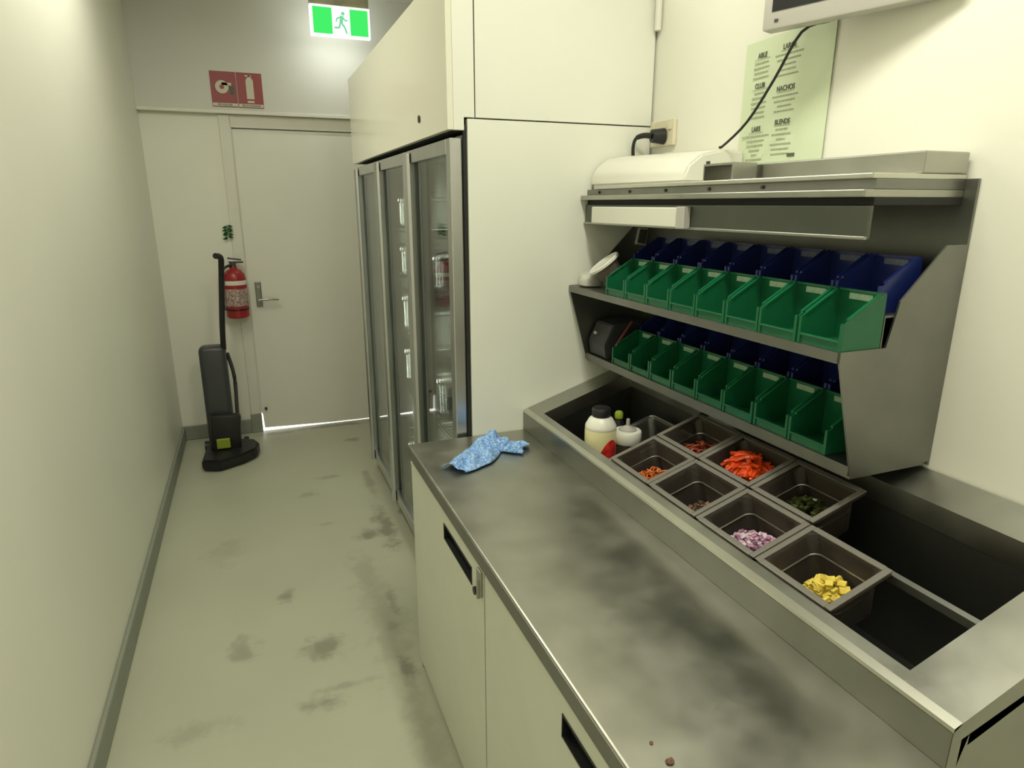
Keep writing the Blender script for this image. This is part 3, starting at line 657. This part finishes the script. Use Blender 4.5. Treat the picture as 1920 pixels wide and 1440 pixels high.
pile('olive_pieces', 'olive', (1, 2), 'dark green olive pieces in the back row pan', 'food', 90, lambda m, p: dice(m, p, 0.005), dep=-0.066, ax=0.040, ay=0.058, hump=0.03)
# rectangular pan inside the deep well carrying the bottles
dp_ = thing('deep_pan', 'dark deep pan in the well corner that holds the sauce bottles', 'food pan', (1.0, 1.56, 0.855))
mb = pan_mesh(0.285, 0.235, 0.09); mb.build('pan_body', 'well', dp_, local=True, smooth=True)
rim_wire(0.285, 0.235, 0.0012, 0.008, 0.0022).build('bright_rim', 'steel_edge', dp_, local=True, smooth=True)
dp_.location = (1.012, 1.557, 0.885)
dp_.rotation_euler = (0, TH, 0)

# bottles
BZ = 0.785
b1 = thing('mayonnaise_bottle', 'squat cream mayonnaise bottle with black cap and red printed patch', 'bottle', (0.915, 1.60, 0.782))
MB().lathe([(0.040, 0.0), (0.046, 0.005), (0.047, 0.02), (0.047, 0.150), (0.045, 0.160), (0.034, 0.180), (0.024, 0.188), (0.024, 0.192)], (0, 0, 0), 28).build('bottle_body', 'cream', b1, local=True, smooth=True)
MB().lathe([(0.0455, 0.152), (0.0468, 0.154), (0.046, 0.163), (0.035, 0.183), (0.0255, 0.190), (0.0245, 0.188)], (0, 0, 0), 28).build('bottle_shoulder', 'white', b1, local=True, smooth=True)
MB().lathe([(0.026, 0.190), (0.0275, 0.192), (0.0275, 0.212), (0.025, 0.216), (0.012, 0.217)], (0, 0, 0), 24).build('cap', 'black', b1, local=True, smooth=True)
lp = MB(); b_ = lp.b; nn = 10
A = []; B = []
for i in range(nn+1):
    a = math.radians(-118 + 72*i/nn); hi = 0.128-0.0011*(i-6)**2; lo = 0.04
    A.append([b_.verts.new((0.0476*math.cos(a), 0.0476*math.sin(a), z)) for z in (lo, hi)]); B.append([b_.verts.new((0.047*math.cos(a), 0.047*math.sin(a), z)) for z in (lo, hi)])
for i in range(nn):
    b_.faces.new((A[i][0], A[i+1][0], A[i+1][1], A[i][1])); b_.faces.new((B[i][0], B[i][1], B[i+1][1], B[i+1][0]))
lp.build('red_label', mat('red_orange_print', (0.75, 0.035, 0.03), 0.35, noise_amt=0.5, nscale=40), b1, local=True, smooth=True)
b2 = thing('squeeze_bottle', 'clear squeeze bottle with a wide white nozzle lid behind the mayonnaise bottle', 'bottle', (0.997, 1.582, 0.80))
MB().lathe([(0.036, 0.0), (0.040, 0.004), (0.040, 0.088), (0.037, 0.092)], (0, 0, 0), 24).build('bottle_body', 'pan', b2, local=True, smooth=True)
MB().lathe([(0.0365, 0.003), (0.037, 0.004), (0.037, 0.06), (0.036, 0.061)], (0, 0, 0), 24).build('dark_sauce', 'spice', b2, local=True, smooth=True)
MB().lathe([(0.040, 0.086), (0.0415, 0.088), (0.0415, 0.120), (0.039, 0.123), (0.030, 0.124)], (0, 0, 0), 24).build('lid', 'white', b2, local=True, smooth=True)
MB().lathe([(0.027, 0.123), (0.026, 0.128), (0.012, 0.135), (0.006, 0.138), (0.005, 0.158), (0.003, 0.159)], (0, 0, 0), 20).build('nozzle', 'bezel', b2, local=True, smooth=True)
b3 = thing('sauce_bottle', 'small dark bottle with a pale cap tip behind the squeeze bottle', 'bottle', (1.015, 1.665, 0.80))
MB().lathe([(0.024, 0.0), (0.027, 0.004), (0.027, 0.10), (0.012, 0.125), (0.011, 0.135)], (0, 0, 0), 18).build('bottle_body', 'black', b3, local=True, smooth=True)
MB().lathe([(0.013, 0.134), (0.013, 0.15), (0.009, 0.155)], (0, 0, 0), 14).build('cap', 'lime', b3, local=True, smooth=True)

# ---------------------------------------------------------------- cloth on the worktop
def cloth():
    cl = [(0.487, 1.690), (0.535, 1.722), (0.585, 1.765), (0.630, 1.815), (0.668, 1.842), (0.705, 1.812), (0.745, 1.768)]
    hw = [0.040, 0.050, 0.058, 0.052, 0.050, 0.048, 0.040]
    nu, nv = 60, 26; b = bmesh.new(); G = []
    for i in range(nu+1):
        t = i/nu*(len(cl)-1); k = min(int(t), len(cl)-2); f = t-k; f2 = f*f*(3-2*f)
        p = Vector(cl[k]).lerp(Vector(cl[k+1]), f); wdt = hw[k]*(1-f2)+hw[k+1]*f2
        a = Vector(cl[max(k-1, 0)]); c = Vector(cl[min(k+2, len(cl)-1)]); d = ((Vector(cl[k+1])-Vector(cl[k])).normalized()*0.7+(c-a).normalized()*0.5).normalized(); nrm = Vector((-d.y, d.x))
        row = []
        for j in range(nv+1):
            s_ = j/nv*2-1
            edge = 1+0.14*noise.noise(Vector((i*0.14, s_*0.7, 3)))
            q = p+nrm*s_*wdt*edge + d*0.006*math.sin(s_*5+i*0.2)
            e = max(0, 1-abs(s_)**3)
            h = 0.004 + e*(0.013+0.010*math.sin(i*0.19+s_*3.1)+0.008*math.sin(i*0.55-s_*4.2)) + 0.014*e*max(0, noise.noise(Vector((q.x*28, q.y*28, 1))))
            ridge = math.exp(-((t-3.6)**2)/0.5)*0.018*e
            row.append(b.verts.new((q.x, q.y, CT+0.001+max(0.0008, h+ridge))))
        G.append(row)
    for i in range(nu):
        for j in range(nv): b.faces.new((G[i][j], G[i+1][j], G[i+1][j+1], G[i][j+1]))
    cen = Vector((0.61, 1.76, CT))
    for v in b.verts: v.co -= cen
    me = bpy.data.meshes.new('cleaning_cloth'); b.to_mesh(me); b.free(); me.materials.append(M['cloth'])
    for p in me.polygons: p.use_smooth = True
    o = bpy.data.objects.new('cleaning_cloth', me); COL.objects.link(o); o.location = cen
    sm = o.modifiers.new('thick', 'SOLIDIFY'); sm.thickness = 0.0012; sm.offset = 1
    tag(o, 'crumpled blue and white wipe cloth lying on the steel worktop', 'cloth')
cloth()
# crumbs on worktop
for (x, y, s_) in ((0.474, 0.600, 0.006), (0.468, 0.638, 0.003)):
    c = MB().lathe([(s_*0.5, 0), (s_, s_*0.2), (s_*0.8, s_*0.6), (s_*0.2, s_*0.8)], (0, 0, 0), 8)
    for v in c.b.verts: v.co += Vector(noise.noise_vector(v.co*300))*s_*0.4; v.co.z = max(v.co.z, 0)
    c = c.build('food_crumb', 'spice', None); c.location = (x, y, CT+0.0005)
    tag(c, 'larger dark crumb near the front edge of the worktop' if s_ > 0.005 else 'tiny dark crumb on the worktop beside the larger one', 'crumb')

# ---------------------------------------------------------------- bin shelving
SY0, SY1 = 0.86, 1.960
bs = thing('bin_shelf', 'two tier stainless wall shelf carrying rows of green and blue picking bins', 'shelf', (1.15, 1.4, 1.05))
def shelf(x0, z0, nm):
    s = MB()
    s.prism([(x0, z0-0.020), (x0, z0), (x0+0.1055, z0), (x0+0.1060, z0+0.062), (1.268, z0+0.062), (1.268, z0+0.058), (x0+0.1085, z0+0.058), (x0+0.1085, z0-0.004), (x0+0.004, z0-0.004), (x0+0.004, z0-0.020)], (SY0, SY1))
    s.prism([(x0+0.104, z0-0.004), (x0+0.104, z0-0.001), (1.268, z0-0.001), (1.268, z0-0.004)], (SY0, SY1))
    return s.build('shelf_tier', 'steel_dark', bs)
shelf(0.979, 1.312, 'u'); shelf(1.0485, 1.078, 'l')
MB().prism([(0.983, 1.292), (1.052, 1.058), (1.268, 1.058), (1.268, 1.50), (1.215, 1.50), (1.115, 1.40), (1.095, 1.313), (0.983, 1.313)], (SY1-0.004, SY1)).build('end_panel', 'steel_dark', bs)
MB().prism([(0.983, 1.292), (1.052, 1.058), (1.268, 1.058), (1.268, 1.50), (1.215, 1.50), (1.115, 1.40), (1.095, 1.313), (0.983, 1.313)], (SY0-0.004, SY0)).build('end_panel', 'steel_dark', bs)
MB().box((1.268, 1.274), (SY0-0.004, SY1), (1.05, 1.62)).build('back_panel', 'steel_dark', bs)
MB().prism([(1.056, 1.050), (1.056, 1.058), (1.268, 1.058), (1.268, 1.050)], (SY0, SY1)).build('under_rail', 'steel_dark', bs)

PITCH = 0.1085; BW = 0.1045
def make_bin(m, tagm):
    t = thing('picking_bin', 'x', 'storage bin', (0, 0, 0))
    b = MB(); h = BW/2; tk = 0.0028
    sidep = [(0, 0.0), (0, 0.050), (0.012, 0.058), (0.082, 0.1005), (0.096, 0.1005), (0.096, 0.0)]
    for s_ in (-1, 1):
        y0 = s_*h; y1 = s_*(h-tk); b.prism(sidep, (min(y0, y1), max(y0, y1)))
        # rolled rim along the slope
        yo = s_*(h-0.0035)
        b.prism([(0.010, 0.0560), (0.082, 0.0990), (0.082, 0.1030), (0.010, 0.0600)], (yo-0.0032, yo+0.0032))
        b.prism([(-0.003, 0.0), (0.003, 0.0), (0.003, 0.052), (-0.003, 0.052)], (yo-0.0032, yo+0.0032))
    b.box((0, 0.096), (-h+tk, h-tk), (0.0, 0.003))
    b.box((0.0935, 0.096), (-h+tk, h-tk), (0.003, 0.1005)); b.box((0.090, 0.098), (-h+tk, h-tk), (0.0985, 0.103))
    b.box((0, 0.003), (-h+tk, h-tk), (0.003, 0.017)); b.box((-0.003, 0.005), (-h+tk, h-tk), (0.0155, 0.0195), 0.001)
    b.build('bin_body', m, t, local=True)
    MB().box((0.0915, 0.0936), (-0.026, 0.026), (0.084, 0.096)).build('label_holder', tagm, t, local=True)
    return t
ordn = ['leftmost', 'second', 'third', 'fourth', 'fifth', 'sixth', 'seventh', 'eighth']
random.seed(5)
for (m, tm, x0, z0, ystart, colr, tier, n) in (('green', 'tag_green', 0.988, 1.3125, 1.727, 'green', 'upper', 8), ('blue', 'tag_blue', 1.090, 1.3745, 1.745, 'blue', 'upper', 8),
                                            ('green', 'tag_green', 1.057, 1.0785, 1.789, 'green', 'lower', 8), ('blue', 'tag_blue', 1.156, 1.1405, 1.789, 'blue', 'lower', 8)):
    pr = make_bin(m, tm); km = kidmap_of(pr); pr['group'] = '%s bins on the %s shelf' % (colr, tier)
    for i in range(n):
        p = pr if i == 0 else copy_tree(pr, km)
        p.location = (x0+random.uniform(-0.001, 0.001), ystart-PITCH*(i+0.5), z0)
        p['label'] = '%s open front plastic bin on the %s shelf, %s' % (colr, tier, 'leftmost of its row' if i == 0 else ordn[i]+' from the left in its row')

# things at the left end of the shelves
tb = thing('seasoning_tub', 'clear tub of brown seasoning with white lid tilted beside the green bins', 'tub', (1.050, 1.812, 1.313))
Rt = Matrix.Rotation(math.radians(-36), 3, 'Y') @ Matrix.Rotation(math.radians(-12), 3, 'X')
def put(mb, m, nm, off=(0, 0, 0.052)):
    for v in mb.b.verts: v.co = Rt @ v.co + Vector(off)
    zmin = 0
    return mb.build(nm, m, tb, local=True, smooth=True)
put(MB().lathe([(0.030, -0.035), (0.033, -0.032), (0.043, 0.030), (0.043, 0.032)], (0, 0, 0), 24), 'tub', 'tub_body')
put(MB().lathe([(0.028, -0.033), (0.031, -0.031), (0.041, 0.026), (0.038, 0.028), (0.002, 0.029)], (0, 0, 0), 24), 'spice', 'seasoning')
for v in ():
    pass
lid = MB().lathe([(0.052, 0.0), (0.054, 0.002), (0.054, 0.009), (0.050, 0.011), (0.045, 0.009), (0.002, 0.008)], (0, 0, 0), 28)
RL = Rt
for v in lid.b.verts: v.co = Rt @ (v.co + Vector((0, 0, 0.031))) + Vector((0, 0, 0.052))
lid.build('lid', 'white', tb, local=True, smooth=True)
pg = MB().lathe([(0.02, 0.0), (0.042, 0.004), (0.046, 0.022), (0.036, 0.040), (0.012, 0.048)], (0, 0, 0), 18)
for v in pg.b.verts: v.co += Vector(noise.noise_vector(v.co*35))*0.007; v.co.z = max(v.co.z, 0); v.co.y *= 0.75
pg = pg.build('paper_bag', 'tubw', None, smooth=True); pg.location = (1.030, 1.905, 1.3127); tag(pg, 'small cream paper bag crumpled at the left end of the upper shelf', 'bag')
# lower bay
bx = thing('label_printer', 'dark grey wedge shaped device at the left end of the lower shelf', 'device', (1.12, 1.88, 1.079))
MB().prism([(1.058, 1.080), (1.050, 1.125), (1.080, 1.190), (1.19, 1.200), (1.19, 1.080)], (1.83, 1.945), bev=0.004).build('casing', 'dark', bx)
MB().cyl((1.058, 1.905, 1.155), (1.052, 1.905, 1.158), 0.005, n=10).build('highlight_dot', 'white', bx)  # white dot paints a small highlight on the casing
st = thing('red_handled_tool', 'thin red handled tool leaning beside the dark wedge shaped device', 'tool', (1.10, 1.80, 1.079))
MB().tube([(1.072, 1.807, 1.120), (1.105, 1.807, 1.165), (1.135, 1.807, 1.205)], 0.0045, 8).build('handle', 'redrubber', st, smooth=True)
MB().tube([(1.068, 1.807, 1.080), (1.072, 1.807, 1.122)], 0.003, 6).build('shank', 'steel_dark', st)
# card on the end panel
cd = thing('framed_card', 'small black card in a white frame on the end panel under the overhead shelf', 'card', (1.235, 1.955, 1.44))
Rc = [(1.224, 1.442), (1.234, 1.497), (1.270, 1.494), (1.262, 1.437)]
MB().prism(Rc, (1.947, 1.957)).build('frame', 'white', cd)
MB().prism([(1.228, 1.447), (1.237, 1.492), (1.2665, 1.489), (1.2585, 1.442)], (1.9455, 1.947)).build('card', 'ink', cd)

# ---------------------------------------------------------------- overhead shelf / canopy
OY0, OY1 = 0.88, 1.960
oh = thing('overhead_shelf', 'stainless overhead shelf canopy above the picking bins', 'shelf', (1.15, 1.4, 1.52))
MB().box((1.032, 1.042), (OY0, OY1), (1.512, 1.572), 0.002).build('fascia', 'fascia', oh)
MB().box((1.027, 1.034), (OY0, OY1), (1.512, 1.518), 0.001).build('fascia_hem', 'steel', oh)
MB().box((1.040, 1.268), (OY0, OY1), (1.572, 1.586), 0.001).build('shadow_gap', 'gap', oh)  # black fill paints in the shade of the groove
MB().box((1.014, 1.268), (OY0, OY1+0.001), (1.586, 1.600), 0.002).build('lower_lip', 'steel', oh)
MB().box((1.038, 1.268), (OY0, OY1), (1.600, 1.618), 0.001).build('recess_strip', 'steel_dark', oh)
MB().box((1.028, 1.268), (OY0, 1.90), (1.618, 1.628), 0.002).build('upper_lip', 'steel_edge', oh)
for yy in (1.88, 1.70, 1.52, 1.34, 1.16):
    MB().cyl((1.0375, yy, 1.609), (1.034, yy, 1.609), 0.004, n=10).build('rivet', 'dark', oh)
MB().box((1.016, 1.032), (1.414, 1.888), (1.516, 1.566), 0.003).build('light_diffuser', 'white', oh, label='white plastic strip cover')
MB().box((1.012, 1.032), (1.398, 1.432), (1.514, 1.568), 0.002).build('diffuser_end_cap', 'bezel', oh)
# grey upstand behind, and white cover piece at left
MB().box((1.15, 1.268), (OY0, 1.325), (1.628, 1.668), 0.003).build('upstand', 'steel', oh)
cv = thing('white_cover', 'long rounded white cover lying on the left half of the overhead shelf', 'cover', (1.16, 1.65, 1.628))
def prof(s_): return [(1.048+0.02*s_, 1.629), (1.046+0.02*s_, 1.652), (1.062+0.02*s_, 1.684), (1.10+0.02*s_, 1.712), (1.16+0.02*s_, 1.724), (1.268, 1.722), (1.268, 1.629)]
lo = MB(); P0 = [lo.b.verts.new((x, 1.955, z)) for x, z in prof(0)]; P1 = [lo.b.verts.new((x, 1.50, z-0.010 if z > 1.64 else z)) for x, z in prof(1.5)]
lo.b.faces.new(P0); lo.b.faces.new(P1[::-1])
for i in range(len(P0)): lo.b.faces.new((P0[i], P1[i], P1[(i+1) % len(P0)], P0[(i+1) % len(P0)]))
bmesh.ops.bevel(lo.b, geom=[e for e in lo.b.edges], offset=0.006, segments=2, affect='EDGES')
lo.build('cover_body', 'white', cv, smooth=True)
bc = thing('steel_bracket', 'small steel box bracket on the overhead shelf beside the white cover', 'bracket', (1.11, 1.36, 1.628))
b = MB(); b.box((1.07, 1.14), (1.30, 1.41), (1.664, 1.669)); b.box((1.07, 1.14), (1.30, 1.304), (1.629, 1.664)); b.box((1.07, 1.14), (1.406, 1.41), (1.629, 1.664)); b.box((1.12, 1.14), (1.304, 1.406), (1.629, 1.664))
b.build('bracket_body', 'steel', bc)
MB().cyl((1.075, 1.40, 1.669), (1.075, 1.40, 1.676), 0.005, n=10).build('screw', 'dark', bc)

# ---------------------------------------------------------------- wall power point, plug, cord
so = thing('power_point', 'cream double power point on the wall at the corner of the bulkhead', 'socket', (1.274, 1.895, 1.755))
MB().box((1.262, 1.2745), (1.825, 1.955), (1.752, 1.832), 0.004).build('plate', 'outlet', so)
MB().box((1.258, 1.262), (1.93, 1.95), (1.80, 1.822), 0.001).build('switch', 'outlet', so)
MB().box((1.258, 1.262), (1.835, 1.855), (1.80, 1.822), 0.001).build('switch', 'outlet', so)
pl = thing('power_plug', 'black round plug and cord in the wall power point', 'plug', (1.24, 1.885, 1.785))
MB().cyl((1.2615, 1.878, 1.782), (1.222, 1.885, 1.782), 0.025, 0.020, n=20).build('plug_body', 'black', pl, smooth=True)
MB().tube([(1.224, 1.885, 1.782), (1.208, 1.91, 1.785), (1.196, 1.935, 1.778), (1.192, 1.944, 1.755), (1.194, 1.945, 1.725)], lambda t: 0.010-0.005*t if t < .5 else 0.0055, 10).build('cord', 'black', pl, smooth=True)

# conduit at the corner above
cdt = MB().cyl((1.262, 1.945, 2.10), (1.262, 1.945, CEIL), 0.011, n=14)
cdt = cdt.build('conduit', 'white', None, smooth=True); tag(cdt, 'thin white cable conduit running up the wall corner beside the bulkhead', 'conduit')
# ---------------------------------------------------------------- monitor
d_ = Vector((0.155, -0.45, 0)).normalized() * 1.0
d_ = Vector((0.029, -0.085, 0)).normalized(); n_ = Vector((d_.y, -d_.x, 0))  # faces the aisle
if n_.x > 0: n_ = -n_
mo = thing('monitor', 'silver framed flat monitor with dark screen mounted on the wall above the menu sheets', 'monitor', (1.126, 1.312, 1.95))
def mbox(u, v, t, bev=0.0):
    mb = MB(); mb.box(u, v, t, bev)
    for q in mb.b.verts: q.co = d_*q.co.x + Vector((0, 0, 1))*q.co.y + n_*q.co.z
    return mb
mbx = mbox((0, 0.40), (0, 0.30), (-0.038, 0), 0.005); mbx.build('bezel', 'bezel', mo, local=True, smooth=True)
mbox((0.022, 0.378), (0.036, 0.280), (0.0, 0.0015)).build('screen', 'screen', mo, local=True)
mbox((0.030, 0.038), (0.014, 0.020), (0.0, 0.002)).build('power_button', 'dark', mo, local=True)
mbox((0.15, 0.25), (0.08, 0.22), (-0.06, -0.038)).build('wall_mount', 'dark', mo, local=True)
# cable from the monitor to the overhead shelf
cb_ = MB().tube([(1.21, 1.20, 1.955), (1.205, 1.272, 1.948), (1.203, 1.342, 1.861), (1.202, 1.422, 1.775), (1.201, 1.506, 1.724), (1.200, 1.52, 1.722)], 0.0033, 8)
cb_ = cb_.build('monitor_cable', 'black', None, smooth=True); tag(cb_, 'thin black cable hanging diagonally from the monitor across the menu sheet', 'cable')

# ---------------------------------------------------------------- menu sheet
ms = thing('menu_sheet', 'pale green printed menu sheet with two columns of text on the wall', 'sheet', (1.272, 1.38, 1.82))
PX = 1.2665
sh = MB(); n = 12; Wd0, Wd1 = 1.528, 1.235
fr_ = []; bk_ = []
for i in range(n+1):
    t_ = i/n; y = Wd0+(Wd1-Wd0)*t_; x = PX+0.003-0.003*math.sin(t_*PI)
    zt = 1.978-0.002*math.cos(t_*3); zb_ = 1.674
    fr_.append([sh.b.verts.new((x, y, zb_)), sh.b.verts.new((x, y, zt))]); bk_.append([sh.b.verts.new((x+0.001, y, zb_)), sh.b.verts.new((x+0.001, y, zt))])
for i in range(n):
    sh.b.faces.new((fr_[i][0], fr_[i+1][0], fr_[i+1][1], fr_[i][1])); sh.b.faces.new((bk_[i][0], bk_[i][1], bk_[i+1][1], bk_[i+1][0]))
    sh.b.faces.new((fr_[i][1], fr_[i+1][1], bk_[i+1][1], bk_[i][1])); sh.b.faces.new((fr_[i][0], bk_[i][0], bk_[i+1][0], fr_[i+1][0]))
sh.build('sheet', 'paper', ms, smooth=True)
TX = PX-0.0008
cols = [(1.462, [('ABLE', 1.940, [0.05, 0.055, 0.05, 0.055]), ('CLUB', 1.868, [0.035, 0.05, 0.055, 0.05, 0.045, 0.05]), ('LARS', 1.763, [0.10, 0.065, 0.06, 0.04, 0.02, 0.06])]),
        (1.370, [('LARGE', 1.945, [0.09, 0.075, 0.05, 0.055, 0.07]), ('NACHOS', 1.850, [0.085, 0.07, 0.045, 0.065]), ('BLENDS', 1.772, [0.04, 0.065, 0.03, 0.07, 0.06, 0.06])])]
lines = MB(); random.seed(9)
for (yc, blocks) in cols:
    for (h, z, ls) in blocks:
        text_mesh('heading', h, 0.017, 'ink', face_minus_x(TX, yc, z-0.005), ms, ext=0.0003, bold=True, sx=0.85)
        lines.box((TX-0.0003, TX+0.0002), (yc-0.027, yc+0.027), (z-0.0085, z-0.0073))
        for k, L in enumerate(ls):
            zz = z-0.017-k*0.0117; y = yc+L/2
            while y > yc-L/2:
                wv = random.uniform(0.004, 0.010); lines.box((TX-0.0003, TX+0.0002), (max(y-wv, yc-L/2), y), (zz-0.0018, zz+0.0018)); y -= wv+0.002
lines.build('small_print', 'ink_soft', ms)['kind'] = 'stuff'
MB().box((TX-0.0003, TX+0.0002), (1.318, 1.342), (1.688, 1.696)).build('footer_mark', 'ink', ms)
